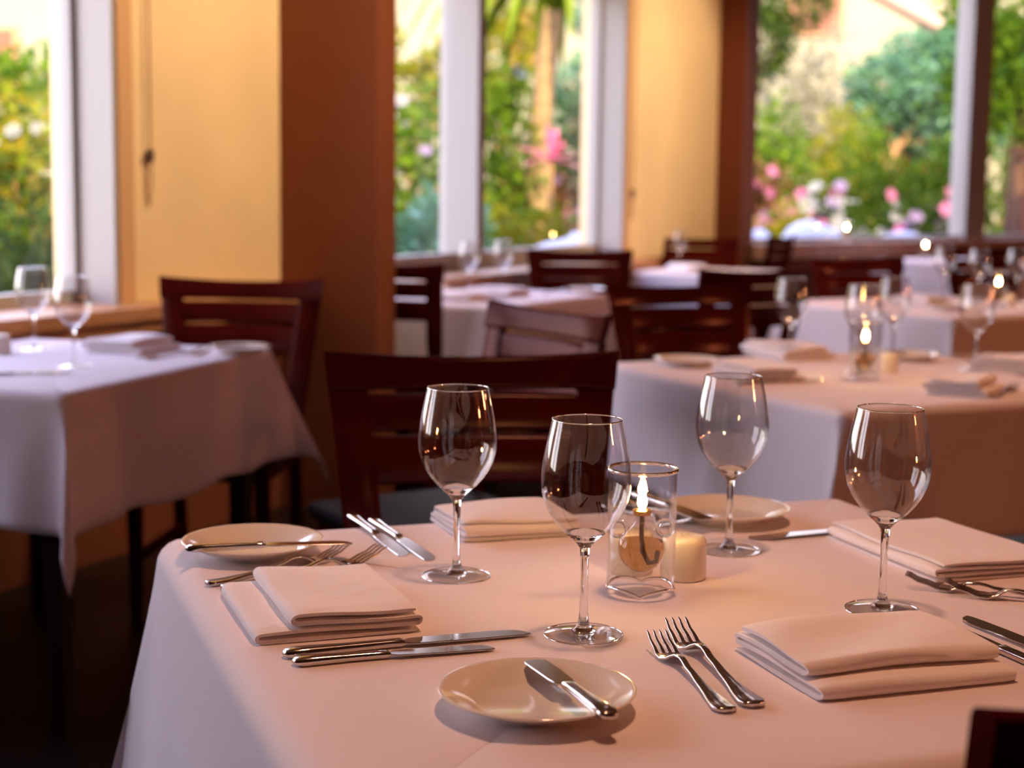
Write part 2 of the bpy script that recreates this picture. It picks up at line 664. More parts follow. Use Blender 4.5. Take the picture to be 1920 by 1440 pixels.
# end window
root = bpy.data.objects.new('window_4', None)
COL.objects.link(root)
struct(root)
fr = MB()
ebox(fr, 0, EA1, -.16, -.08, ESILL, ESILL + .03)
ebox(fr, 0, EA1, -.16, -.08, CEIL - .12, CEIL - .06)
fr.build('frame', M['white'], root, smooth=False)
EM = (EMUL_A, EMUL_A + .235)
mu = MB()
ebox(mu, EM[0], EM[1], -.18, -.04, ESILL, CEIL - .06)
mu.build('mullion', M['white'], root, smooth=False)
mu = MB()
ebox(mu, EM[1] + .002, EM[1] + .06, -.17, -.06, ESILL, CEIL - .06)
mu.build('mullion_edge', M['trimwood'], root, smooth=False)
for a0, a1 in ((0, EM[0]), (EM[1] + .06, EA1)):
    pn = MB()
    pn.add([EP(a0, -.12, ESILL + .03), EP(a1, -.12, ESILL + .03), EP(a1, -.12, CEIL - .12), EP(a0, -.12, CEIL - .12)], [(0, 1, 2, 3)])
    pn.build('pane', M['pane'], root, smooth=False)
ld = bpy.data.lights.new('daylight_portal', 'AREA')
ld.shape = 'RECTANGLE'
ld.size, ld.size_y = EA1, TOP - ESILL
ld.cycles.is_portal = True
lo = bpy.data.objects.new('daylight_portal', ld)
zax = -EN
xax = EU
yax = zax.cross(xax)
mw = Matrix((xax, yax, zax)).transposed().to_4x4()
mw.translation = EP(EA1 / 2, -.3, (ESILL + TOP) / 2)
lo.matrix_world = mw
COL.objects.link(lo)


# ------------------------------------------------------------------ tables and cloths
def make_table(name_label, hx, hy, cx, cy, rz):
    t = thing('dining_table', name_label, 'table', (cx, cy, 0), rz)
    b = MB()
    b.box((-hx, -hy, 0.715), (hx, hy, 0.744), 0.012)
    b.build('tabletop', M['darkwood'], t)
    for sx in (-1, 1):
        for sy in (-1, 1):
            lg = MB()
            x, y = sx * (hx - .06), sy * (hy - .06)
            lg.rings([rrect((x, y, z), (1, 0, 0), (0, 1, 0), w, w, .006) for z, w in ((0, .021), (.35, .025), (.714, .03))])
            lg.build('leg', M['darkwood'], t)
    return t


def make_cloth(hx, hy, drop, seed, flare=0.02, corner=(0.10, 0.10, 0.10, 0.10), rip=0.012, rnd_r=0.022, ztop=0.7525):
    """square tablecloth draped over a rectangular top: flat top, rounded edge, hanging sides and coned corners"""
    rng = random.Random(seed)
    r = rnd_r
    bx, by = hx - r + .006, hy - r + .006
    dr = list(drop) if isinstance(drop, (list, tuple)) else [drop] * 4
    drop = sum(dr) / 4
    samples = []      # base point, outward direction, hem length, side parameter, corner u
    sides = [((1, 0), (0, 1), bx, by), ((0, 1), (-1, 0), by, bx), ((-1, 0), (0, -1), bx, by), ((0, -1), (1, 0), by, bx)]
    NS, NC = 26, 16
    for k, (o, t, h, w) in enumerate(sides):
        for i in range(NS):
            a = -1 + 2 * i / NS
            a = a if i else -1
            samples.append((Vector((o[0] * h + t[0] * w * a, o[1] * h + t[1] * w * a, 0)), Vector((*o, 0)), dr[k], k, a, None))
        o2 = sides[(k + 1) % 4][0]
        cb = Vector((o[0] * h + t[0] * w, o[1] * h + t[1] * w, 0))
        for i in range(NC):
            ph = (PI / 2) * i / NC
            d = Vector((o[0] * math.cos(ph) + o2[0] * math.sin(ph), o[1] * math.cos(ph) + o2[1] * math.sin(ph), 0))
            L = min(dr[k] / max(math.cos(ph), 1e-4), dr[(k + 1) % 4] / max(math.sin(ph), 1e-4))
            samples.append((cb, d, L, k, 1, i / NC * 2 - 1))
    n = len(samples)
    phs = [[rng.uniform(0, 6.28) for _ in range(4)] for _ in range(4)]
    rings = []
    for f in (0.35, 0.7, 0.9, 1.0):
        rings.append([Vector((b.x * f, b.y * f, ztop)) for b, *_ in samples])
    for j in range(1, 6):
        a = PI / 2 * j / 5
        rings.append([b + o * (r * math.sin(a)) + Vector((0, 0, ztop - r * (1 - math.cos(a)))) for b, o, *_ in samples])
    NT = 14
    for j in range(1, NT + 1):
        t = j / NT
        ring = []
        for (b, o, L, k, a, u) in samples:
            Ls = max(0.02, L - r * 0.57)
            if u is None:
                edge = (1 - a ** 8)
                w = (math.sin(a * 4.5 + phs[k][0]) + .6 * math.sin(a * 9 + phs[k][1]) + .3 * math.sin(a * 15 + phs[k][2]))
                out = flare * t + rip * w * edge * t ** 1.3
                p = b + o * (r + out)
                zz = math.sqrt(max(1e-4, (Ls * t) ** 2 - out ** 2))
                zz += .006 * math.sin(a * 7 + phs[k][3]) * t * edge
            else:
                A = corner[k]
                o1 = Vector((*sides[k][0], 0))
                o2 = Vector((*sides[(k + 1) % 4][0], 0))
                diag = (o1 + o2).normalized()
                tang = (o2 - o1).normalized()
                P = A * (1 - abs(u) ** 1.5) * t
                Qs = -math.sin(PI * u) * 0.030 * t + 0.025 * t * math.sin(PI * (u + 1) / 2) * (1 if k % 2 else -1)
                out = flare * t
                p = b + o * (r + out) + diag * P + tang * Qs
                zz = math.sqrt(max(1e-4, (Ls * t) ** 2 - (P * .9) ** 2))
            ring.append(p + Vector((0, 0, ztop - r - zz)))
        rings.append(ring)
    c = MB()
    c.rings(rings, True, True, False)
    return c


def place_cloth(label, hx, hy, cx, cy, rz, drop, seed, **kw):
    c = make_cloth(hx, hy, drop, seed, **kw).build('tablecloth', M['cloth'], angle=80)
    c.location = (cx, cy, 0)
    c.rotation_euler = (0, 0, rz)
    md = c.modifiers.new('thick', 'SOLIDIFY')
    md.thickness = 0.0016
    md.offset = -1
    tag(c, label, 'tablecloth', 'white tablecloths')
    return c


def set_table(tl, cl, cx, cy, hx, hy, deg, drop, seed, **kw):
    make_table(tl, hx - .004, hy - .004, cx, cy, rad(deg))
    return place_cloth(cl, hx, hy, cx, cy, rad(deg), drop, seed, **kw)


ZT = 0.7535
u20 = Vector((math.cos(rad(19.7)), math.sin(rad(19.7)), 0))
v20 = Vector((math.sin(rad(19.7)), -math.cos(rad(19.7)), 0))
PL = Vector((-0.427, 1.882, 0))
mc = PL + u20 * .475 + v20 * .475
set_table('dark wooden table under the nearest white cloth, at the front', 'white cloth on the front table holding the four sharp wine glasses', mc.x, mc.y, .475, .475, 19.7, (.34, .34, .34, .255), 3, flare=.035, corner=(.09, .075, .10, .10), rip=.006, rnd_r=.03)


def table_from(corner, deg, a, b):
    """corner nearest the camera, u at deg, size a along u and b along u+90"""
    u = Vector((math.cos(rad(deg)), math.sin(rad(deg))))
    v = Vector((-u.y, u.x))
    c = Vector(corner) + u * a / 2 + v * b / 2
    return c.x, c.y, a / 2, b / 2, deg


TABLES = {}
TABLES['left'] = table_from((-0.915, 3.19), 73.5, 0.99, 0.74)
TABLES['right'] = table_from((0.653, 3.073), 26.5, 0.94, 0.94)
TABLES['mid'] = table_from((-0.043, 5.741), 62.5, 0.95, 0.76)
TABLES['far_right'] = table_from((1.55, 5.52), 33.0, 0.90, 0.90)
TABLES['corner'] = (1.07, 8.60, .32, .32, 64)
TABLES['rear'] = (2.95, 10.35, .40, .40, 30)
desc = {
    'left': ('dark wooden table by the left window ledge, under white cloth', 'white cloth with hanging corner points on the table by the left window', .28),
    'right': ('dark wooden table right of the central chair, under white cloth', 'white cloth on the right table with the lit oil lamp and four blurred glasses', .27),
    'mid': ('dark wooden table just behind the wide brown pillar, under white cloth', 'white cloth on the table just behind the wide brown pillar', .27),
    'far_right': ('dark wooden table behind the right lamp table, at the picture edge', 'white cloth on the table behind the right lamp table, at picture edge', .27),
    'corner': ('small dark table by the narrow brown pillar, under white cloth', 'bright white cloth on the small table near the narrow brown pillar', .24),
    'rear': ('dark wooden table behind the black chair, lamp glowing on it', 'white cloth on the table behind the black slatted chair', .25),
}
for i, (k, (cx, cy, hx, hy, deg)) in enumerate(TABLES.items()):
    set_table(desc[k][0], desc[k][1], cx, cy, hx, hy, deg, desc[k][2], 20 + i,
              corner=(.12, .14, .10, .15) if k == 'left' else (.09, .09, .09, .09), rip=.014 if k == 'left' else .010)


# ------------------------------------------------------------------ chairs
def make_chair():
    t = thing('dining_chair', 'chair', 'chair')

    def yb(z):                      # lean of the back
        if z < .44:
            return -.262 + (.055 * z / .44)
        x = (z - .44) / .475
        return -.207 - .095 * x ** 1.25

    def hw(z):                      # outer half width of the back
        return .192 + .053 * max(0, (z - .44) / .475)

    def yc(x, z):
        return yb(z) - .030 * (1 - (x / hw(z)) ** 2) + .012
    for s in (-1, 1):
        p = MB()
        rs = []
        for z in (0, .15, .3, .44, .52, .6, .7, .8, .8495):
            w = .017 if z < .45 else min(.032, .017 + (z - .44) * .085)
            d = .017 if z < .45 else .0115
            x = s * (hw(z) - w)
            rs.append(rrect((x, yc(x, z) if z >= .44 else yb(z) + .002, z), (1, 0, 0), (0, 1, 0), w, d, .006))
        p.rings(rs)
        p.build('back_post', M['mahogany'], t)

    def slat(name, z0, z1, full):
        b = MB()
        rs = []
        N = 14
        for i in range(N + 1):
            a = -1 + 2 * i / N
            zc = (z0 + z1) / 2
            h = (hw(zc) if full else hw(zc) - .058)
            x = a * h
            top = z1 + (.013 * (a * a - 1) if full else 0)
            zc2 = (z0 + top) / 2
            lean = (yb(z1) - yb(z0)) / (z1 - z0)
            az = Vector((0, lean, 1)).normalized()
            ax = Vector((0, 1, 0))
            dx = a * (hw(z1) - hw(z0)) / 2
            ring = rrect((0, yc(x, zc), zc2), ax, az, .0105, (top - z0) / 2, .007, 3)
            rs.append([Vector((x + (dx * (q.z - zc2) / ((z1 - z0) / 2) if full else 0), q.y, q.z)) for q in ring])
        b.rings(rs)
        b.build(name, M['mahogany'], t)
    slat('top_rail', .849, .915, True)
    slat('slat', .782, .843, False)
    slat('slat', .697, .776, False)
    b = MB()
    b.box((-.195, -.20, .395), (.195, .20, .435), .008)
    b.build('seat_frame', M['mahogany'], t)
    b = MB()
    b.box((-.21, -.195, .436), (.21, .22, .475), .02)
    b.build('seat', M['leather'], t)
    for s in (-1, 1):
        lg = MB()
        lg.rings([rrect((s * .175, .175, z), (1, 0, 0), (0, 1, 0), w, w, .005) for z, w in ((0, .014), (.2, .017), (.395, .02))])
        lg.build('leg', M['mahogany'], t)
        st = MB()
        st.box((s * .175 - .009, -.225, .16), (s * .175 + .009, .165, .19), .004)
        st.build('stretcher', M['mahogany'], t)
    return t


chairs = Kind(make_chair)


def chair(cx, cy, line_deg, faces_cam, label):
    """cx, cy: middle of the top rail; line_deg: direction of the rail"""
    rz = rad(line_deg) + (PI if faces_cam else 0)
    fwd = Vector((-math.sin(rz), math.cos(rz)))
    p = Vector((cx, cy)) + fwd * .30
    chairs.put((p.x, p.y, 0), rz, label, 'mahogany dining chairs')


chair(-0.068, 2.60, 8.0, True, 'dark red slat-back chair at the far side of the front table, behind the glasses')
chair(-0.795, 4.62, -5.0, True, 'reddish slat-back chair at the far end of the table by the left window')
chair(0.482, 0.868, 20.0, False, 'dark chair corner at the bottom right, backrest against the front table')
chair(-0.478, 5.745, -26.0, False, 'black slat-back chair half hidden behind the wide brown pillar')
chair(0.30, 7.20, 5.0, True, 'red chair with window-lit rail behind the table by the wide pillar')
chair(0.087, 3.60, 122, False, 'low-looking rounded chair back before the second table, seen from behind and side')
chair(0.485, 4.62, 26.0, True, 'big dark two-slot chair at the far left side of the right lamp table')
chair(0.875, 5.62, 28.0, False, 'dark red chair between the big dark chair and the black chair')
chair(1.445, 6.66, 28.0, True, 'black chair with one bright slot, behind the right table glasses')
chair(1.085, 9.35, 3.0, True, 'red chair against the narrow brown pillar and cream wall')
chair(1.70, 9.95, 62.0, False, 'narrow dark ladder-like chair below the end window, seen edge on')
chair(2.50, 8.45, 20.0, True, 'dark red chair behind the far right glasses, below the white window post')
chair(-1.70, 2.52, -16.5, False, 'very dark chair at the near end of the left window table')


# ------------------------------------------------------------------ table ware
def make_glass():
    t = thing('wine_glass', 'glass', 'wine glass')
    SEG = 48
    f = MB()
    f.lathe([(.0380, .0009), (.030, .0030), (.018, .0046), (.0120, .0052)], SEG)
    f.lathe([(.0005, .0004), (.020, .0004), (.0380, .0007)], SEG)
    f.build('foot', M['bowl'], t, angle=180)
    e = MB()
    e.rings([[((.0380 + .0008 * math.cos(c)) * math.cos(a), (.0380 + .0008 * math.cos(c)) * math.sin(a), .0009 + .0008 * math.sin(c)) for c in [2 * PI * j / 8 for j in range(8)]] for a in [2 * PI * i / SEG for i in range(SEG + 1)]], True, False, False)
    e.build('foot_edge', M['glass'], t, angle=180)
    s = MB()
    s.lathe([(.0004, .0012), (.0105, .0016), (.0118, .0050), (.0082, .0078), (.0060, .0110), (.0048, .016), (.0041, .024), (.0037, .040), (.0037, .062), (.0041, .077), (.0052, .086),
             (.0085, .0905), (.0150, .0965), (.0200, .1010), (.0190, .1012), (.0135, .0985), (.0070, .0958), (.0004, .0950)], SEG)
    s.build('stem', M['glass'], t, angle=180)
    b = MB()
    prof = [(.0202, .1012), (.0225, .1035), (.0295, .1115), (.0355, .1205), (.0400, .1305), (.0426, .1410), (.0434, .1520), (.0426, .1640), (.0405, .1780), (.0378, .1920), (.0353, .2030), (.0338, .2105)]
    b.lathe(prof, SEG)
    b.build('bowl', M['bowl'], t, angle=180)
    b = MB()
    b.lathe([(.0192, .1013)] + [(r - .0009, z + .0004) for r, z in prof[1:]], SEG)
    b.build('inner_wall', M['bowl'], t, angle=180)
    r = MB()
    rr, zz = .0334, .2106
    r.rings([[(rr * math.cos(a) + .00075 * math.cos(c) * math.cos(a), rr * math.sin(a) + .00075 * math.cos(c) * math.sin(a), zz + .00075 * math.sin(c)) for c in [2 * PI * j / 8 for j in range(8)]] for a in [2 * PI * i / SEG for i in range(SEG + 1)]], True, False, False)
    r.build('rim', M['glass'], t, angle=180)
    return t


glasses = Kind(make_glass)


def make_plate():
    t = thing('bread_plate', 'plate', 'plate')
    b = MB()
    b.lathe([(.0005, .0035), (.040, .0035), (.042, 0), (.046, 0), (.0475, .0035), (.062, .0085), (.079, .0165), (.0818, .0182), (.0822, .0192), (.0812, .0198), (.0780, .0188), (.066, .0142), (.058, .0105), (.0525, .0070), (.049, .0058), (.0005, .0056)], 64)
    b.build('dish', M['china'], t, angle=60)
    return t


def plate_single():
    b = MB()
    b.lathe([(.0005, .0035), (.040, .0035), (.042, 0), (.046, 0), (.0475, .0035), (.062, .0085), (.079, .0165), (.0818, .0182), (.0822, .0192), (.0812, .0198), (.0780, .0188), (.066, .0142), (.058, .0105), (.0525, .0070), (.049, .0058), (.0005, .0056)], 64)
    o = b.build('bread_plate', M['china'], angle=60)
    return tag(o, 'plate', 'plate')


plates = Kind(plate_single)


def make_fork():
    t = thing('fork', 'fork', 'fork')
    L = .20

    def zc(x):
        k = [(0, .0040), (.02, .0030), (.06, .0042), (.10, .0085), (.122, .0125), (.134, .0118), (.146, .0055), (.153, .0034), (.162, .0042), (.180, .0090), (.20, .0165)]
        for (a, za), (b_, zb) in zip(k, k[1:]):
            if x <= b_:
                f = (x - a) / (b_ - a)
                f = f * f * (3 - 2 * f)
                return za + (zb - za) * f
        return k[-1][1]

    def w(x):
        k = [(0, .0035), (.003, .0085), (.010, .0105), (.025, .0092), (.055, .0052), (.09, .0034), (.122, .0030), (.134, .0040), (.144, .0092), (.152, .0118), (.162, .0122)]
        for (a, za), (b_, zb) in zip(k, k[1:]):
            if x <= b_:
                f = (x - a) / (b_ - a)
                return za + (zb - za) * f
        return .0122
    h = MB()
    xs = [0, .003, .006, .010, .018, .028, .042, .058, .075, .09, .105, .115, .122, .128, .134, .139, .144, .149, .153, .158, .163]
    h.rings([rrect((x, 0, zc(x)), (0, 1, 0), (0, 0, 1), w(x), .0014 if x > .02 else .0018, .0011) for x in xs])
    h.build('handle', M['steel'], t, angle=60)
    for i in range(4):
        y0 = (-1.5 + i) * .0064
        tn = MB()
        tn.rings([rrect((x, y0 * (1 - .06 * (x - .16) / .04), zc(x)), (0, 1, 0), (0, 0, 1), tw, .0011, .0008) for x, tw in ((.160, .0026), (.166, .0021), (.175, .0017), (.186, .0014), (.195, .0011), (.20, .0004))])
        tn.build('tine', M['steel'], t, angle=60)
    return t


forks = Kind(make_fork)


def make_knife(L, bl, name='table_knife', bw=.0108, blunt=False):
    t = thing(name, 'knife', 'knife')
    hl = L - bl
    h = MB()
    ks = [(0, .0030, .0018), (.003, .0072, .0034), (.010, .0090, .0046), (.025, .0080, .0046), (.055, .0062, .0040), (hl - .012, .0058, .0038), (hl - .004, .0064, .0038), (hl, .0055, .0022)]
    h.rings([rrect((x, 0, .0048), (0, 1, 0), (0, 0, 1), a, b, b * .8, 3) for x, a, b in ks])
    h.build('handle', M['steel'], t, angle=60)
    b = MB()
    rs = []
    for f, wt, cy in ((0, .45, 0), (.06, .85, .05), (.2, .95, .05), (.5, 1.0, 0), (.78, 1.0, 0), (.9, .86 if not blunt else 1.0, -.10 if not blunt else 0), (.96, .60 if not blunt else .9, -.3 if not blunt else 0), (1.0, .12 if not blunt else .45, -.62 if not blunt else 0)):
        x = hl + bl * f
        rs.append(rrect((x, cy * bw, .0048 - .0018 * f), (0, 1, 0), (0, 0, 1), bw * wt, .0009, .0006, 1))
    b.rings(rs)
    b.build('blade', M['steel'], t, angle=22)
    return t


dinner_knives = Kind(lambda: make_knife(.24, .125))
small_knives = Kind(lambda: make_knife(.20, .105, bw=.0098))
butter_knives = Kind(lambda: make_knife(.165, .075, 'butter_knife', .0110, True))


def lay(kind, handle, deg, label, group, z=ZT, scale=1.0):
    o = kind.put((handle[0], handle[1], z), rad(deg), label, group)
    if scale != 1.0:
        o.scale = (scale, scale, scale)
    return o


def napkin_mesh(widths, ext, th, seed, puff=1.0, shift=None):
    """a folded napkin: one long sheet laid in a zigzag (x across the folds, y along them)"""
    rng = random.Random(seed)
    gap = .0004
    pts = []               # centre line (x, z) with direction
    z = th / 2
    x = 0.0
    left, right = -widths[0] / 2, widths[0] / 2
    path = [(left, z)]
    cur_dir = 1
    NX = 12
    a, b = left, right
    for i, wd in enumerate(widths):
        if cur_dir > 0:
            a = path[-1][0]
            b = a + wd
        else:
            a = path[-1][0]
            b = a - wd
        for j in range(1, NX + 1):
            path.append((a + (b - a) * j / NX, z))
        if i < len(widths) - 1:
            z2 = z + th + gap
            rr = (z2 - z) / 2
            for ang in (30, 60, 90, 120, 150):
                path.append((b + cur_dir * rr * math.sin(rad(ang)) * 1.6, z + rr * (1 - math.cos(rad(ang)))))
            path.append((b, z2))
            z = z2
            cur_dir = -cur_dir
    NY = 16
    pr = [(rng.uniform(8, 22), rng.uniform(8, 22), rng.uniform(0, 6.28), rng.uniform(.3, 1)) for _ in range(5)]
    ztop = z + th / 2

    def wob(px, py, pz):
        s = sum(a4 * math.sin(kx * px * 2.2 + ky * py * 1.4 + p4) for kx, ky, p4, a4 in pr)
        e = abs(py) / (ext / 2)
        dz = (.0011 * s * puff + .0012 * puff) * (pz / ztop) * (1 - .25 * e ** 4)
        dx = .0012 * math.sin(py * 40 + pz * 300) * (pz / ztop)
        dy = .0016 * math.sin(pz * 520 + px * 20) * (1 if py > 0 else -1) * e ** 3
        sk = (shift or 0) * (pz / ztop)
        return px + dx, py + dy + sk, max(pz + dz, th * .2 if pz < th else 0)
    b = MB()
    n = len(path)
    rings = []
    for k in range(NY + 1):
        y = ext * (-.5 + k / NY)
        tq = min(1.0, .55 + min(k, NY - k) * .45)
        up, dn = [], []
        for i, (px, pz) in enumerate(path):
            p0, p1 = path[max(i - 1, 0)], path[min(i + 1, n - 1)]
            tx, tz = p1[0] - p0[0], p1[1] - p0[1]
            ln = math.hypot(tx, tz) or 1
            nx, nz = -tz / ln, tx / ln
            h = th / 2 * tq * (.6 if i in (0, n - 1) else 1)
            up.append(wob(px + nx * h, y, pz + nz * h))
            dn.append(wob(px - nx * h, y, pz - nz * h))
        rings.append(up + dn[::-1])
    b.rings(rings)
    return b


def napkin(widths, ext, loc, deg, label, th=.0042, seed=1, group='folded white napkins', shift=None, puff=1.0):
    o = napkin_mesh(widths, ext, th, seed, puff, shift).build('folded_napkin', M['napkin'], angle=50)
    xs = [v.co.x for v in o.data.vertices]
    mid = (max(xs) + min(xs)) / 2
    for v in o.data.vertices:
        v.co.x -= mid
    o.location = (loc[0], loc[1], ZT)
    o.rotation_euler = (0, 0, rad(deg))
    return tag(o, label, 'napkin', group)


# front table: the four glasses
G4 = 'wine glasses on the front table'
glasses.put((.072, 1.480, ZT), 0.3, 'clear wine glass nearest the camera, left of the lamp and above the small plate', G4)
glasses.put((.385, 1.585, ZT), 1.1, 'clear wine glass on the right, beside the knife pair and folded napkin', G4)
glasses.put((-.059, 1.705, ZT), 2.0, 'clear wine glass on the left, in front of the dark red chair', G4)
glasses.put((.262, 1.847, ZT), 2.6, 'clear wine glass behind the cream shaker, before the white hanging cloth', G4)

GP = 'small plates on the front table'
plates.put((.024, 1.258, ZT), 0, 'cream plate at front centre with a butter knife across its right side', GP)
plates.put((-.299, 1.795, ZT), 0, 'cream plate at the left corner of the front table under a thin knife', GP)
plates.put((.282, 2.021, ZT), 0, 'cream plate at the back edge behind the fourth wine glass', GP)

GK = 'knives on the front table'
lay(butter_knives, (.081, 1.180), 111.5, 'butter knife lying on the front centre plate', GK, ZT + .0165, .98)
lay(small_knives, (-.365, 1.734), 14.3, 'thin knife lying across the left corner plate', GK, ZT + .0165, .94)
lay(butter_knives, (.165, 2.088), -62, 'butter knife resting on the back plate beside the oil lamp', GK, ZT + .0165, 1.05)
lay(dinner_knives, (-.205, 1.389), 21.6, 'longer of two knives before the left folded napkin', GK)
lay(small_knives, (-.193, 1.366), 18.6, 'shorter and nearer of two knives before the left folded napkin', GK)
lay(dinner_knives, (-.205, 1.985), -66, 'left of two dark-bladed knives at the back left edge, by the plate', GK, scale=.87)
lay(dinner_knives, (-.176, 1.962), -65, 'right of two dark-bladed knives at the back left edge', GK, scale=.87)
lay(dinner_knives, (.512, 1.990), 201.9, 'single knife with a bright blade at the back right, pointing left', GK, scale=.965)
lay(dinner_knives, (.501, 1.330), 110.5, 'left knife of the pair right of the front right napkin', GK)
lay(dinner_knives, (.540, 1.345), 111.5, 'right knife of the pair at the right picture edge', GK, scale=.93)

for o in [c for c in bpy.data.objects if 'dark-bladed' in c.get('label', '')]:     # blades resting with their tips down
    o.rotation_euler.y = rad(1.7)
    o.location.z += .004
GF = 'forks on the front table'
lay(forks, (.181, 1.250), 102.5, 'left and smaller of two forks right of the front centre plate', GF, scale=.98)
lay(forks, (.206, 1.264), 102.0, 'right and longer of two forks beside the front right napkin', GF, scale=1.10)
lay(forks, (-.323, 1.643), 48, 'upper fork of the pair behind the left folded napkin', GF, scale=1.0)
lay(forks, (-.303, 1.624), 44, 'lower fork of the pair, tucked behind the left folded napkin', GF, scale=1.08)
lay(forks, (.617, 1.613), 160, 'upper fork of the pair beside the right napkin, tines raised', GF, scale=1.0)
lay(forks, (.652, 1.586), 160.5, 'lower fork of the pair beside the right napkin, at the picture edge', GF, scale=1.0)
lay(forks, (.155, 2.128), -62, 'fork with tines showing behind the lamp and cream shaker', GF, scale=.9)
lay(forks, (.128, 2.100), -60, 'fork half hidden behind the glass lamp chimney', GF, scale=.9)

napkin([.150, .150, .116, .114], .195, (-.192, 1.545), 199.7, 'folded white napkin at left, between the forks and the two knives', seed=3, th=.0062, puff=1.8)
napkin([.150, .148, .122, .118], .195, (.330, 1.390), 289.0, 'folded white napkin at front right, left of the knife pair', seed=5, th=.0064, puff=1.8)
napkin([.135, .135, .120, .120], .150, (-.008, 1.957), 109.7, 'folded white napkin at the back edge, behind the left wine glass', seed=8, th=.0058, puff=1.5)
napkin([.165, .160, .152, .148], .235, (.512, 1.835), 19.0, 'folded white napkin at the right edge, behind the forks', seed=9, th=.0046, puff=2.2)


# oil lamp
def make_lamp():
    t = thing('oil_lamp', 'lamp', 'oil lamp')
    SEG = 48
    R = .0365

    def wall(r):
        rs = []
        for z in (None, .016, .03, .06, .10, .1335):
            rs.append([(r * math.cos(a), r * math.sin(a), (.0035 + .0065 * abs(math.sin(2 * a + .5)) ** .6) if z is None else z) for a in [2 * PI * k / SEG for k in range(SEG)]])
        return rs
    c = MB()
    c.rings(wall(R), True, False, False)
    c.build('chimney', M['bowl'], t, angle=180)
    c = MB()
    c.rings(wall(R - .0016), True, False, False)
    c.build('chimney_lining', M['bowl'], t, angle=180)

    def torus(R1, r1, zf, name, mt, n1=48, n2=10, par=None):
        b = MB()
        b.rings([[((R1 + r1 * math.cos(cc)) * math.cos(a), (R1 + r1 * math.cos(cc)) * math.sin(a), zf(a) + r1 * math.sin(cc)) for cc in [2 * PI * j / n2 for j in range(n2)]] for a in [2 * PI * i / n1 for i in range(n1 + 1)]], True, False, False)
        return b.build(name, mt, par or t, angle=180)
    torus(R, .0021, lambda a: .1345, 'rolled_rim', M['glass'])
    torus(R - .001, .0018, lambda a: .0025 + .007 * abs(math.sin(2 * a + .5)) ** .6, 'scalloped_foot', M['glass'], 96)
    # round oil bulb hanging inside the chimney
    zc, rb = .048, .0255
    b = MB()
    prof = [(rb * math.sin(a), zc - rb * math.cos(a)) for a in [PI * (.02 + .80 * i / 18) for i in range(19)]]
    prof += [(.0085, .0760), (.0078, .082), (.0082, .0855)]
    b.lathe(prof, 40)
    bulb = b.build('bulb', M['bowl'], t, angle=180)
    o = MB()
    ro = rb - .0012
    prof = [(ro * math.sin(a), zc - ro * math.cos(a)) for a in [PI * (.02 + .60 * i / 14) for i in range(15)]]
    prof += [(.0005, prof[-1][1])]
    o.lathe(prof, 40, cap0=True)
    o.build('oil', M['oil'], bulb, angle=60)
    wk = MB()
    wk.tube([(0, 0, .088), (0, 0, .06), (.002, .002, .045), (.008, .003, .034), (.014, -.002, .036), (.015, -.006, .046)], .0026, 8)
    wk.build('wick', M['wick'], bulb)
    for s in (-1, 1):
        g = MB()
        cx, cz = s * .0255, .0705
        g.rings([[(cx + (.0085 + .0022 * math.cos(cc)) * math.cos(a), .0022 * math.sin(cc), cz + (.0085 + .0022 * math.cos(cc)) * math.sin(a)) for cc in [2 * PI * j / 10 for j in range(10)]] for a in [2 * PI * i / 28 for i in range(29)]], True, False, False)
        g.build('glass_loop', M['glass'], t, angle=180)
    cl = MB()
    cl.lathe([(.0004, .0845), (.009, .085), (.0104, .0885), (.0102, .0905), (.0072, .0915), (.0030, .0925), (.0004, .0925)], 28)
    cl.build('wick_collar', M['brass'], t)
    fl = MB()
    fl.lathe([(.0002, .0915), (.0034, .0930), (.0052, .0970), (.0050, .1010), (.0036, .1065), (.0017, .1120), (.0002, .1170)], 20)
    fl.build('flame', M['flame'], t, angle=180)
    return t


lamps = Kind(make_lamp)
LAMPS = [((.140, 1.643), 0.15, 'clear glass oil lamp with lit flame on the front table', 0.55),
         ((.815, 3.62), 0.6, 'lit glass oil lamp on the right table among blurred wine glasses', 0.7),
         ((1.855, 6.02), 0.3, 'lit glass oil lamp on the table at the right picture edge', 0.7),
         ((2.70, 10.36), 0.3, 'small bright lamp flame on the table behind the black chair', 0.7),
         ((2.285, 10.87), 0.3, 'faint flame spot at the end window, from a lamp added on its ledge', 0.5)]  # added ledge lamp gives the small flame spot at the glass
for (x, y), rz, lb, pw in LAMPS:
    lamps.put((x, y, ZT if y < 10.6 else ESILL + .001), rz, lb, 'lit glass oil lamps')


def make_shaker():
    t = thing('shaker', 'shaker', 'shaker')
    b = MB()
    b.lathe([(.0004, .0), (.0235, 0), (.0252, .0015), (.0256, .005), (.0256, .038), (.0248, .0435), (.0225, .0470), (.018, .0482), (.0004, .0486)], 40)
    b.build('body', M['ceramic'], t, angle=50)
    for k in range(3):
        h = MB()
        a = 2 * PI * k / 3
        h.lathe([(.0003, .0487), (.0011, .0487), (.0011, .04885), (.0003, .04885)], 10)
        o = h.build('pour_hole', M['knot'], t)
        o.location = (.005 * math.cos(a), .005 * math.sin(a), 0)
    return t


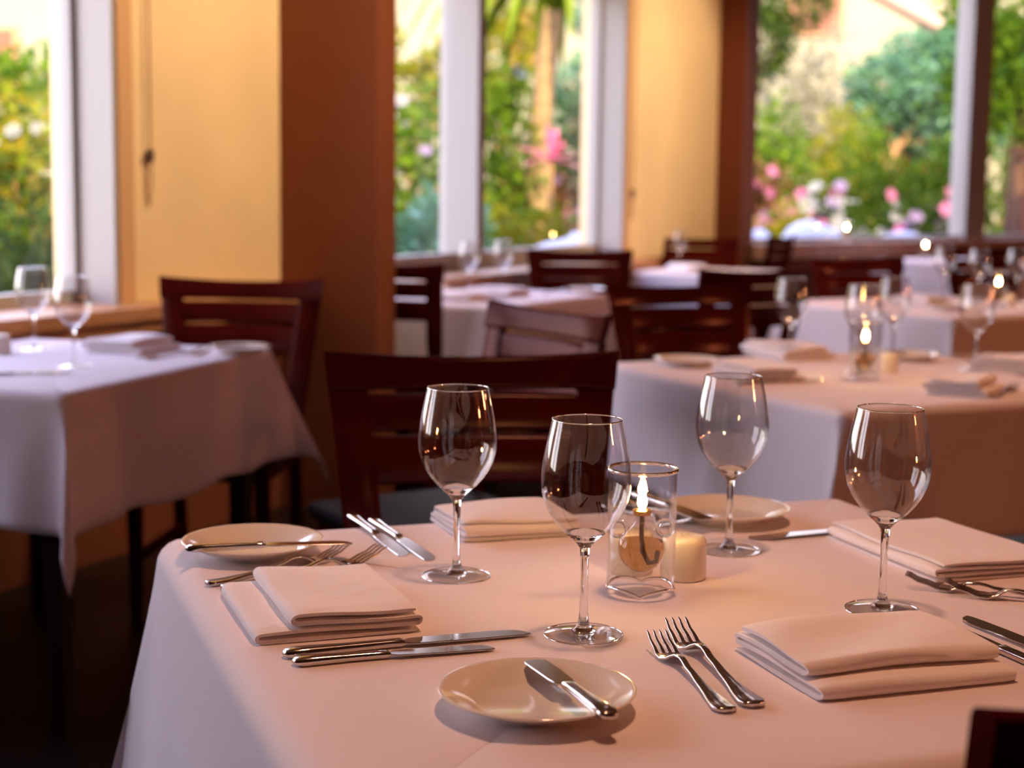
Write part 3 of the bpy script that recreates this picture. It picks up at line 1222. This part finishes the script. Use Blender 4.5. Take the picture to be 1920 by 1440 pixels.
shakers = Kind(make_shaker)
GS = 'cream ceramic shakers'
shakers.put((.193, 1.712, ZT), 0, 'cream cylindrical shaker just right of the front oil lamp', GS)
shakers.put((.136, 1.735, ZT), 0.5, 'cream shaker behind the front oil lamp, seen through its glass', GS)
shakers.put((.905, 3.77, ZT), 0, 'amber-lit shaker beside the lamp on the right table', GS)
shakers.put((.845, 3.80, ZT), 0, 'shaker behind the lamp on the right table', GS)
shakers.put((1.925, 6.10, ZT), 0, 'glowing shaker beside the lamp at the right picture edge', GS)
shakers.put((-.290, 6.34, ZT), 0, 'pinkish shaker on the table just behind the wide brown pillar', GS)
shakers.put((-1.285, 3.93, ZT), 0, 'pinkish shaker on the left window table, cut by the picture edge', GS)

# blurred ware of the other tables
GG = 'blurred wine glasses'
for x, y, lb in ((-1.236, 4.045, 'wine glass nearer the window ledge on the left table'),
                 (-1.030, 3.675, 'wine glass nearer the camera on the left window table'),
                 (.712, 4.02, 'left wine glass on the right lamp table'),
                 (.838, 3.76, 'wine glass directly behind the lamp flame on the right table'),
                 (1.00, 4.12, 'farthest wine glass on the right table, overlapping the one behind the lamp'),
                 (1.135, 3.84, 'right wine glass on the right lamp table'),
                 (-.045, 6.68, 'right wine glass on the table by the wide pillar, beside the red chair'),
                 (-.185, 6.52, 'left wine glass on the table by the wide pillar, before the white mullion'),
                 (.915, 8.72, 'wine glass on the small table near the narrow brown pillar'),
                 (1.795, 6.56, 'leftmost of three glasses on the table at the right picture edge'),
                 (1.885, 6.38, 'middle of three glasses on the table at the right picture edge'),
                 (2.06, 6.45, 'rightmost of three glasses on the table at the right picture edge')):
    glasses.put((x, y, ZT), 0.4, lb, GG)

NG = 'blurred folded napkins'
for w, e, loc, dg, lb, sd in (
        (.16, .19, (-.985, 4.05), -20, 'rumpled white napkin on the left table before the reddish chair', 11),
        (.15, .19, (.72, 4.10), 26, 'folded napkin at the far left of the right lamp table', 12),
        (.13, .18, (.565, 3.60), 20, 'folded napkin at the left edge of the right lamp table', 13),
        (.15, .18, (1.235, 3.87), -30, 'folded napkin at the right side of the right lamp table', 14),
        (.12, .17, (.985, 3.40), -30, 'folded napkin at the near right of the right lamp table', 15),
        (.16, .2, (-.06, 6.32), 60, 'bright folded napkin on the table by the wide pillar', 16),
        (.14, .18, (-.20, 6.02), 60, 'folded napkin at the near edge of the table by the wide pillar', 17),
        (.14, .18, (1.60, 6.15), 33, 'bluish folded napkin on the table behind the right lamp table', 18),
        (.14, .18, (.94, 8.50), 33, 'white napkin on the small table near the narrow pillar', 19),
        (.15, .18, (2.12, 6.12), 33, 'napkin right of the lamp at the right picture edge', 21)):
    napkin([w, w, w * .85, w * .8], e, loc, dg, lb, th=.008, seed=sd, group=NG, puff=2.5)

PG = 'blurred side plates'
for x, y, lb in ((-.70, 4.02, 'plate at the far right corner of the left window table'),
                 (.43, 3.86, 'plate at the left corner of the right lamp table'),
                 (.31, 6.62, 'plate at the far corner of the table by the wide pillar'),
                 (1.62, 5.86, 'plate on the near side of the table behind the right lamp table'),
                 (1.02, 4.06, 'plate near the far corner of the right lamp table')):
    plates.put((x, y, ZT), 0, lb, PG)
KG = 'blurred cutlery'
for kd, x, y, dg, z, lb in (
        (dinner_knives, -1.22, 3.45, 20, 0, 'knife lying at the near side of the left window table'),
        (butter_knives, -.76, 3.97, 25, .0165, 'knife lying on the plate of the left window table'),
        (forks, -.93, 3.86, 45, 0, 'fork right of the napkin on the left window table'),
        (forks, -.90, 3.82, 45, 0, 'second fork right of the napkin on the left window table'),
        (dinner_knives, .50, 3.47, 28, 0, 'knife beside the left edge napkin of the right lamp table'),
        (small_knives, 1.06, 4.22, -18, 0, 'knife at the far corner of the right lamp table'),
        (forks, 1.20, 3.72, 26, 0, 'fork near the right edge of the right lamp table'),
        (forks, 1.02, 3.30, 60, 0, 'fork by the near right napkin of the right lamp table'),
        (forks, .12, 6.45, 60, 0, 'fork on the table by the wide pillar'),
        (dinner_knives, -.12, 5.98, 60, 0, 'knife at the near edge of the table by the wide pillar'),
        (forks, 1.10, 8.58, 20, 0, 'fork on the small table near the narrow brown pillar')):
    lay(kd, (x, y), dg, lb, KG, ZT + z)


# blind cords
def cord(s, zk, zb, label):
    t = thing('blind_cord', label, 'cord', WP(s, WQ + .02, 0))
    c = MB()
    c.tube([(0, 0, TOP + .1), (0.001, 0, 2.0), (0, 0, zk)], .0035, 8)
    c.build('cord_line', M['cord'], t)
    k = MB()
    k.lathe([(.001, zk + .022), (.010, zk + .016), (.014, zk), (.011, zk - .018), (.004, zk - .028)], 14, True, True)
    k.build('toggle', M['knot'], t)
    c = MB()
    c.tube([(-.006, 0, zk - .02), (-.010, 0, zk - .08), (-.010, 0, zb + .02), (-.006, 0, zb), (0, 0, zb + .03), (.004, 0, zk - .08), (.004, 0, zk - .02)], .0028, 8)
    c.build('cord_tail', M['cord'], t)


cord(4.045, 1.275, 1.112, 'brown blind cord hanging on the cream wall beside the left window')
cord(8.20, 1.17, 1.02, 'blind cord with dark toggle beside the white jamb of the middle window')


# ------------------------------------------------------------------ garden
def leaves(name, material, parent, blobs, n, size, seed, aspect=2.2, up=.3):
    """cloud of bent leaf quads filling a set of ellipsoids ((x,y,z),(rx,ry,rz))"""
    rs = np.random.RandomState(seed)
    vol = np.array([r[0] * r[1] * r[2] for _, r in blobs]) ** .67
    which = rs.choice(len(blobs), n, p=vol / vol.sum())
    C = np.array([b[0] for b in blobs])[which]
    Rd = np.array([b[1] for b in blobs])[which]
    d = rs.normal(size=(n, 3))
    d /= np.linalg.norm(d, axis=1)[:, None]
    rr = rs.uniform(.35, 1, n) ** .5
    P = C + Rd * d * rr[:, None]
    a = rs.normal(size=(n, 3)) + d * .7
    a[:, 2] += up
    a /= np.linalg.norm(a, axis=1)[:, None]
    b = np.cross(a, rs.normal(size=(n, 3)))
    b /= np.linalg.norm(b, axis=1)[:, None]
    nn = np.cross(a, b)
    L = size * rs.uniform(.6, 1.4, n)[:, None]
    W = L / aspect
    v = np.empty((n, 6, 3))
    v[:, 0] = P
    v[:, 1] = P + a * L * .5 + b * W * .5
    v[:, 2] = P + a * L * .5 - b * W * .5
    v[:, 3] = P + a * L - nn * L * .2
    verts = v[:, :4].reshape(-1, 3)
    base = np.arange(n)[:, None] * 4
    f = np.concatenate([base + np.array([[0, 1, 2]]), base + np.array([[2, 1, 3]])], axis=0)
    me = bpy.data.meshes.new(name)
    me.vertices.add(len(verts))
    me.vertices.foreach_set('co', verts.ravel())
    me.loops.add(len(f) * 3)
    me.loops.foreach_set('vertex_index', f.ravel().astype(np.int32))
    me.polygons.add(len(f))
    me.polygons.foreach_set('loop_start', np.arange(0, len(f) * 3, 3, dtype=np.int32))
    me.polygons.foreach_set('loop_total', np.full(len(f), 3, dtype=np.int32))
    me.update(calc_edges=True)
    me.materials.append(material)
    o = bpy.data.objects.new(name, me)
    COL.objects.link(o)
    o.parent = parent
    o['kind'] = 'stuff'
    return o


def bush(name, label, loc, r, h, matname, n, size, seed, cat='bush', flowers=None, nf=0, aspect=2.2, fsize=.05, group=None):
    t = thing(name, label, cat, (loc[0], loc[1], 0), 0, group)
    rng = random.Random(seed)
    blobs = []
    for k in range(6):
        a = 2 * PI * k / 6 + rng.uniform(-.4, .4)
        q = rng.uniform(.15, .6) * r
        hh = h * rng.uniform(.45, .8)
        blobs.append(((q * math.cos(a), q * math.sin(a), hh), (r * rng.uniform(.4, .65), r * rng.uniform(.4, .65), min(hh, h * rng.uniform(.28, .45)))))
    blobs.append(((0, 0, h * .35), (r * .9, r * .9, h * .35)))
    leaves('foliage', M[matname], t, blobs, n, size, seed, aspect)
    for k in range(4):
        a = rng.uniform(0, 6.28)
        st = MB()
        st.tube([(0, 0, 0), (.1 * r * math.cos(a), .1 * r * math.sin(a), h * .3), (.4 * r * math.cos(a), .4 * r * math.sin(a), h * .7)], [.025, .02, .008], 6)
        st.build('stem', M['trunk'], t)
    if flowers:
        me = None
        for k in range(nf):
            bl = blobs[rng.randrange(6)]
            a, e = rng.uniform(PI, 2 * PI), rng.uniform(-.1, 1.1)
            p = Vector((bl[0][0] + bl[1][0] * math.cos(a) * math.cos(e), bl[0][1] + bl[1][1] * math.sin(a) * math.cos(e), bl[0][2] + bl[1][2] * math.sin(e)))
            fm = M[flowers[k % len(flowers)]]
            key = flowers[k % len(flowers)]
            if key not in BLOOM:
                f = MB()
                for j in range(6):
                    aa = 2 * PI * j / 6
                    c, s = math.cos(aa), math.sin(aa)
                    f.add([(0, 0, 0), (c * .6 - s * .38, s * .6 + c * .38, .3), (c * 1.0, s * 1.0, .22), (c * .6 + s * .38, s * .6 - c * .38, .3)], [(0, 1, 2, 3)])
                f.lathe([(.01, .0), (.18, .05), (.14, .25), (.01, .32)], 6)
                o = f.build('blossom', fm, t, smooth=False)
                BLOOM[key] = o.data
            else:
                o = bpy.data.objects.new('blossom', BLOOM[key])
                COL.objects.link(o)
                o.parent = t
            o.location = p
            o.rotation_euler = (rad(60) + rng.uniform(-.5, .5), rng.uniform(-.5, .5), rng.uniform(-.6, .6))
            sc = fsize * rng.uniform(.8, 1.4)
            o.scale = (sc, sc, sc)
    return t


BLOOM = {}


def tree(name, label, loc, trunk_h, tr, crown, matname, n, size, seed, lean=(0, 0), branches=4, tmat='trunk', cat='tree', group=None):
    t = thing(name, label, cat, (loc[0], loc[1], 0), 0, group)
    b = MB()
    top = Vector((lean[0], lean[1], trunk_h))
    b.tube([(0, 0, -.05), (lean[0] * .3, lean[1] * .3, trunk_h * .35), (lean[0] * .6, lean[1] * .6, trunk_h * .7), top], [tr * 1.25, tr, tr * .85, tr * .7], 12)
    b.build('trunk', M[tmat], t)
    rng = random.Random(seed)
    for k in range(branches):
        c, r = crown[k % len(crown)]
        br = MB()
        e = Vector(c) + Vector((rng.uniform(-.4, .4) * r[0], rng.uniform(-.4, .4) * r[1], rng.uniform(-.2, .4) * r[2]))
        st = top * rng.uniform(.6, .98)
        mid = (st + e) / 2 + Vector((0, 0, -.06))
        br.tube([st, mid, e], [tr * .45, tr * .3, tr * .1], 7)
        br.build('branch', M[tmat], t)
    leaves('foliage', M[matname], t, crown, n, size, seed + 100)
    return t


g = MB()
g.box((-40, 3, -.32), (45, 60, -.14))
go = g.build('garden_ground', M['soil'], smooth=False)
struct(go)


def at(px, Y):                      # plan direction helper for the garden beds: lateral position at depth Y
    return ((px - 960) / 2950 * Y, Y)


# seen through the left window
GB = 'garden shrubs'
bush('shrub', 'dark green shrub low outside the left window', at(40, 8.2), .62, 1.05, 'leaf_dark', 3000, .075, 1, group=GB)
bush('shrub', 'yellow-green shrub in the middle of the left window view', at(60, 9.8), .62, 1.75, 'leaf_yellow', 3200, .08, 2, flowers=['whitepetal'], nf=8, fsize=.04, group=GB)
tree('garden_tree', 'leafy bright green tree behind the shrubs of the left window', at(25, 12.0), 1.5, .06, [((-.1, 0, 1.7), (.75, .5, .42)), ((.3, .2, 1.95), (.5, .4, .3)), ((-.5, .1, 2.0), (.4, .4, .35)), ((0, 0, 1.2), (.6, .4, .4))], 'leaf_green', 3200, .09, 3)
bush('grass_clump', 'clump of long dark grass at the foot of the left window view', at(85, 7.3), .45, .80, 'grassblade', 1800, .22, 4, cat='grass', aspect=12, group=GB)
bush('shrub', 'dark shrub further out at the left picture edge', at(-120, 9.5), .9, 1.6, 'leaf_dark', 3000, .085, 41, group=GB)
# seen through the middle window
bush('shrub', 'teal-green shrub at the bottom left of the middle window', at(775, 10.5), .48, 1.05, 'leaf_blue', 2600, .09, 5, group=GB)
bush('shrub', 'green shrub with white blooms in the left pane of the middle window', at(770, 12.6), .62, 1.75, 'leaf_green', 3200, .085, 6, flowers=['whitepetal', 'lilac'], nf=14, fsize=.05, group=GB)
tree('garden_tree', 'dark leaved tree at the upper left of the middle window', at(770, 15.5), 1.9, .06, [((-.1, 0, 2.05), (.6, .5, .35)), ((.35, .1, 2.3), (.35, .4, .3)), ((-.5, .1, 2.5), (.4, .4, .4))], 'leaf_yellow', 2600, .10, 7)
bush('shrub', 'yellow and orange shrub below the pink plant', at(1000, 12.2), .45, 1.0, 'leaf_yellow', 2600, .075, 8, group=GB)
bush('shrub', 'red-brown shrub around the pink plant in the middle window', at(1015, 15.2), .75, 1.42, 'leaf_red', 3000, .085, 9, flowers=['lilac', 'pink'], nf=12, fsize=.05, group=GB)
bush('shrub', 'green shrub left of the palm trunk in the middle window', at(930, 14.3), .55, 2.2, 'leaf_green', 3200, .085, 10, flowers=['whitepetal'], nf=6, group=GB)
bush('shrub', 'dusky green shrub right of the palm trunk', at(1085, 15.5), .6, 2.05, 'leaf_dark', 3000, .09, 11, group=GB)

tree('garden_tree', 'gold-green tree left of the palm trunk, high in the middle window', at(935, 19.5), 2.0, .06,
     [((0, 0, 2.75), (.42, .5, .5)), ((.15, .1, 3.4), (.45, .4, .4)), ((-.25, .2, 2.2), (.35, .4, .35))], 'leaf_yellow', 2600, .10, 42, branches=3)
tree('garden_tree', 'green tree right of the palm trunk, high in the middle window', at(1090, 20.5), 2.0, .06,
     [((0, 0, 2.5), (.42, .5, .42)), ((.1, .1, 3.5), (.5, .4, .35)), ((-.3, .2, 2.1), (.4, .4, .35))], 'leaf_blue', 2600, .10, 43, branches=3)

# palm with a stout pale trunk
px, py = at(1005, 14.2)
t = thing('palm_tree', 'palm with a stout pale trunk in the middle window', 'palm', (px, py, 0))
b = MB()
b.tube([(-.02, 0, -.1), (-.02, 0, 1.2), (.02, 0, 1.9), (.10, 0, 2.75)], [.13, .11, .098, .09], 14)
b.build('trunk', M['palmtrunk'], t)
rng = random.Random(5)
for k in range(22):
    a = 2 * PI * k / 22 + rng.uniform(-.15, .15)
    fr = MB()
    L, rise = rng.uniform(1.0, 1.5), rng.uniform(.5, 1.1)
    pts = [Vector((0.10 + L * f * math.cos(a), L * f * math.sin(a), 2.75 + rise * math.sin(f * 2.6) * 1.0 - .75 * f * f)) for f in (0, .25, .5, .75, 1)]
    side = Vector((-math.sin(a), math.cos(a), 0))
    rs = []
    for i, p in enumerate(pts):
        w = (.02, .06, .08, .06, .01)[i]
        rs.append([p - side * w - Vector((0, 0, w * .5)), p, p + side * w - Vector((0, 0, w * .5)), p - Vector((0, 0, .012))])
    fr.rings(rs)
    fr.build('frond', M['leaf_green'], t)

# pink cordyline: every leaf its own part
px, py = at(1028, 12.7)
t = thing('pink_cordyline', 'bright pink star-shaped foliage plant in the middle window', 'plant', (px, py, 0))
b = MB()
b.tube([(0, 0, -.1), (.01, 0, .7), (0, 0, 1.42)], [.022, .018, .014], 8)
b.build('stem', M['trunk'], t)
for k in range(16):
    a = 2 * PI * k / 16 + rng.uniform(-.2, .2)
    e = rng.uniform(.15, 1.35)
    L = rng.uniform(.24, .36)
    d = Vector((math.cos(a) * math.cos(e), math.sin(a) * math.cos(e), math.sin(e)))
    side = d.cross(Vector((0, 0, 1))).normalized()
    lf = MB()
    rs = []
    for f, w in ((0, .008), (.3, .026), (.6, .030), (.85, .018), (1, .002)):
        p = Vector((0, 0, 1.40 + .02 * (k % 3))) + d * L * f - Vector((0, 0, .10 * f * f * (1.2 - e * .6)))
        rs.append([p - side * w, p + Vector((0, 0, .004)), p + side * w, p - Vector((0, 0, .004))])
    lf.rings(rs)
    lf.build('leaf', M['pinkleaf'], t)

# seen through the end window
FB = 'flowering shrubs of the end window'
bush('shrub', 'pink flowering shrub at the left edge of the end window', at(1405, 16.4), .46, 1.38, 'leaf_red', 2400, .085, 21, flowers=['pink', 'pink', 'lilac'], nf=20, fsize=.085, group=FB)
bush('shrub', 'lilac and pink flowering shrub low in the end window', at(1540, 16.0), .62, 1.12, 'leaf_dark', 2600, .08, 22, flowers=['lilac', 'pink', 'whitepetal', 'whitepetal'], nf=40, fsize=.085, group=FB)
bush('shrub', 'dark shrub with pale pink blooms right of the lilac one', at(1720, 16.8), .72, 1.12, 'leaf_dark', 2600, .085, 23, flowers=['pink', 'lilac', 'whitepetal'], nf=22, fsize=.075, group=FB)
bush('shrub', 'bright green rounded shrub before the garden pavilion', at(1650, 18.8), .74, 1.78, 'leaf_green', 3400, .10, 24, group=GB)
bush('shrub', 'bright green shrub beside the white window post', at(1785, 18.4), .60, 1.66, 'leaf_green', 3000, .10, 25, group=GB)
bush('shrub', 'light green shrub at the left of the end window, above the pink flowers', at(1445, 18.6), .70, 2.1, 'leaf_green', 3600, .10, 26, group=GB)
bush('shrub', 'pale sunlit shrub in the upper left of the end window', at(1490, 23.4), 1.0, 3.15, 'leaf_cream', 3800, .12, 27, group=GB)
bush('shrub', 'yellow-green shrub below the slanting branches of the blue-green tree', at(1555, 20.8), .62, 1.95, 'leaf_yellow', 3000, .10, 35, group=GB)
bush('shrub', 'low green ground shrub between the flowering shrubs', at(1462, 15.4), .40, 1.02, 'leaf_yellow', 2000, .075, 28, group=GB)
bush('shrub', 'dark green shrub outside right of the window post', at(1945, 18.5), .50, 1.2, 'leaf_dark', 2200, .09, 29, group=GB)
tree('garden_tree', 'blue-green leafy tree with thin slanting branches in the end window', at(1600, 22.6), 1.95, .05,
     [((.55, 0, 2.75), (.80, .6, .42)), ((1.15, .1, 2.60), (.75, .6, .55)), ((1.05, .3, 2.10), (.70, .5, .42)), ((1.5, 0, 3.2), (.7, .5, .5)), ((.15, 0, 2.35), (.40, .4, .28)), ((1.65, .1, 2.15), (.55, .4, .45)), ((.9, .2, 3.2), (.6, .4, .3))],
     'leaf_blue', 7600, .12, 31, lean=(.55, 0), branches=6)
tree('garden_tree', 'dark thick-trunked tree at the right picture edge beyond the post', at(1900, 16.6), 2.6, .15,
     [((.1, 0, 2.6), (.8, .7, .5)), ((-.3, .2, 2.3), (.5, .5, .4)), ((.4, 0, 2.05), (.4, .5, .25)), ((0, 0, 3.1), (.9, .7, .5)), ((-.1, -.3, 1.95), (.3, .2, .25))], 'leaf_green', 5200, .11, 32, branches=4, tmat='darktrunk')
tree('garden_tree', 'dark olive tree at the top left corner of the end window', at(1392, 21.5), 2.6, .08,
     [((0, 0, 3.2), (.6, .6, .6)), ((-.3, 0, 2.5), (.45, .5, .5)), ((.5, .1, 3.7), (.6, .5, .4))], 'leaf_dark', 3400, .11, 33, branches=3)
tree('garden_tree', 'dark green tree filling the gap behind the blue-green tree', at(1765, 26.2), 2.0, .08,
     [((0, 0, 2.8), (1.0, .5, .7)), ((-.7, 0, 2.3), (.6, .5, .5)), ((.7, .1, 2.4), (.7, .5, .5)), ((.3, .1, 3.7), (.9, .5, .6))], 'leaf_dark', 4200, .13, 36, branches=4)


def boulder(label, loc, r, seed):
    rng = random.Random(seed)
    b = MB()
    ph = [rng.uniform(0, 6.28) for _ in range(4)]
    rs = []
    for i in range(11):
        a = PI * (.02 + .96 * i / 10)
        ring = []
        for k in range(20):
            t_ = 2 * PI * k / 20
            w = 1 + .09 * math.sin(2 * t_ + ph[0]) + .06 * math.sin(3 * t_ + ph[1] + 2 * a) + .05 * math.sin(5 * t_ + ph[2] + a * 3)
            ring.append((r[0] * w * math.sin(a) * math.cos(t_), r[1] * w * math.sin(a) * math.sin(t_), -r[2] * math.copysign(abs(math.cos(a)) ** .55, math.cos(a)) * (1 + .05 * math.sin(t_ + ph[3]))))
        rs.append(ring)
    b.rings(rs)
    o = b.build('pale_boulder', M['boulder'], angle=180)
    o.location = (loc[0], loc[1], r[2] - .16)
    tag(o, label, 'boulder', 'pale garden boulders')


boulder('pale rounded boulder at the bottom right of the middle window', at(1065, 10.6), (.36, .30, .52), 1)
boulder('pale bluish boulder at the bottom left of the end window', at(1415, 14.3), (.20, .25, .500), 2)
boulder('pale bluish boulder with a peaked top in the end window', at(1515, 14.8), (.33, .28, .535), 3)
boulder('low flat pale boulder below the lilac flowers of the end window', at(1675, 14.8), (.42, .30, .490), 4)

# pavilion and sunlit building behind the garden
t = thing('garden_building', 'sunlit cream building behind the garden with dark openings', 'building', (0, 0, 0))
b = MB()
b.box((-14, 27.0, -.2), (24, 28.0, 5.4))
b.build('wall', M['facade'], t, smooth=False)
b = MB()
b.box((-14.3, 26.4, 5.4), (24.3, 28.4, 5.7))
b.build('roof', M['rooftimber'], t, smooth=False)
for x, z0, w, h in ((-6.3, 2.6, .8, 1.2), (-8.8, 2.6, .8, 1.2), (-2.6, 3.6, .7, 1.0), (-1.2, 2.2, .35, .8), (0.2, 3.2, .6, 1.0), (1.1, 2.0, .4, .9), (3.0, 3.6, .9, 1.1), (5.0, 3.8, 1.0, 1.0)):
    f = MB()
    f.box((x - w / 2, 26.93, z0), (x + w / 2, 26.998, z0 + h))
    wf = f.build('window', M['trimwood'], t, smooth=False)
    f = MB()
    f.box((x - w / 2 + .07, 26.90, z0 + .07), (x + w / 2 - .07, 26.928, z0 + h - .07))
    f.build('pane', M['facadedark'], wf, smooth=False)

t = thing('garden_pavilion', 'low open pavilion with cream posts and red-brown shade in the end window', 'pavilion', (6.35, 23.9, 0))
b = MB()
b.box((-1.1, -.3, 2.02), (1.9, 1.2, 2.16))
b.build('roof_beam', M['facade'], t, smooth=False)
for x, w in ((-.62, .07), (-.22, .07), (.05, .06), (.62, .28), (1.5, .16)):
    b = MB()
    b.box((x - w, -.25, -.2), (x + w, -.05, 2.02), .01)
    b.build('post', M['facade'] if w > .1 else M['terracotta'], t, smooth=False)
b = MB()
b.box((-1.1, 1.0, -.2), (1.9, 1.15, 2.02))
b.build('back_wall', M['facadedark'], t, smooth=False)
for x in (-.42, -.08):
    b = MB()
    b.lathe([(.02, 1.60), (.07, 1.63), (.09, 1.70), (.07, 1.77), (.02, 1.80)], 14, True, True)
    o = b.build('lantern', M['terracotta'], t)
    o.location = (x, .3, 0)
# slanting roof timber seen at the top of the end window
px, py = at(1685, 20.0)
b = MB()
b.tube([(px - .62, py, 3.75), (px + .35, py + .1, 3.28), (px + .36, py + .1, 3.27)], [.10, .10, .10], 8)
o = b.build('slanting_branch', M['rooftimber'])
o.name = 'branch_beam'
tag(o, 'pale slanting timber at the top of the end window', 'timber')
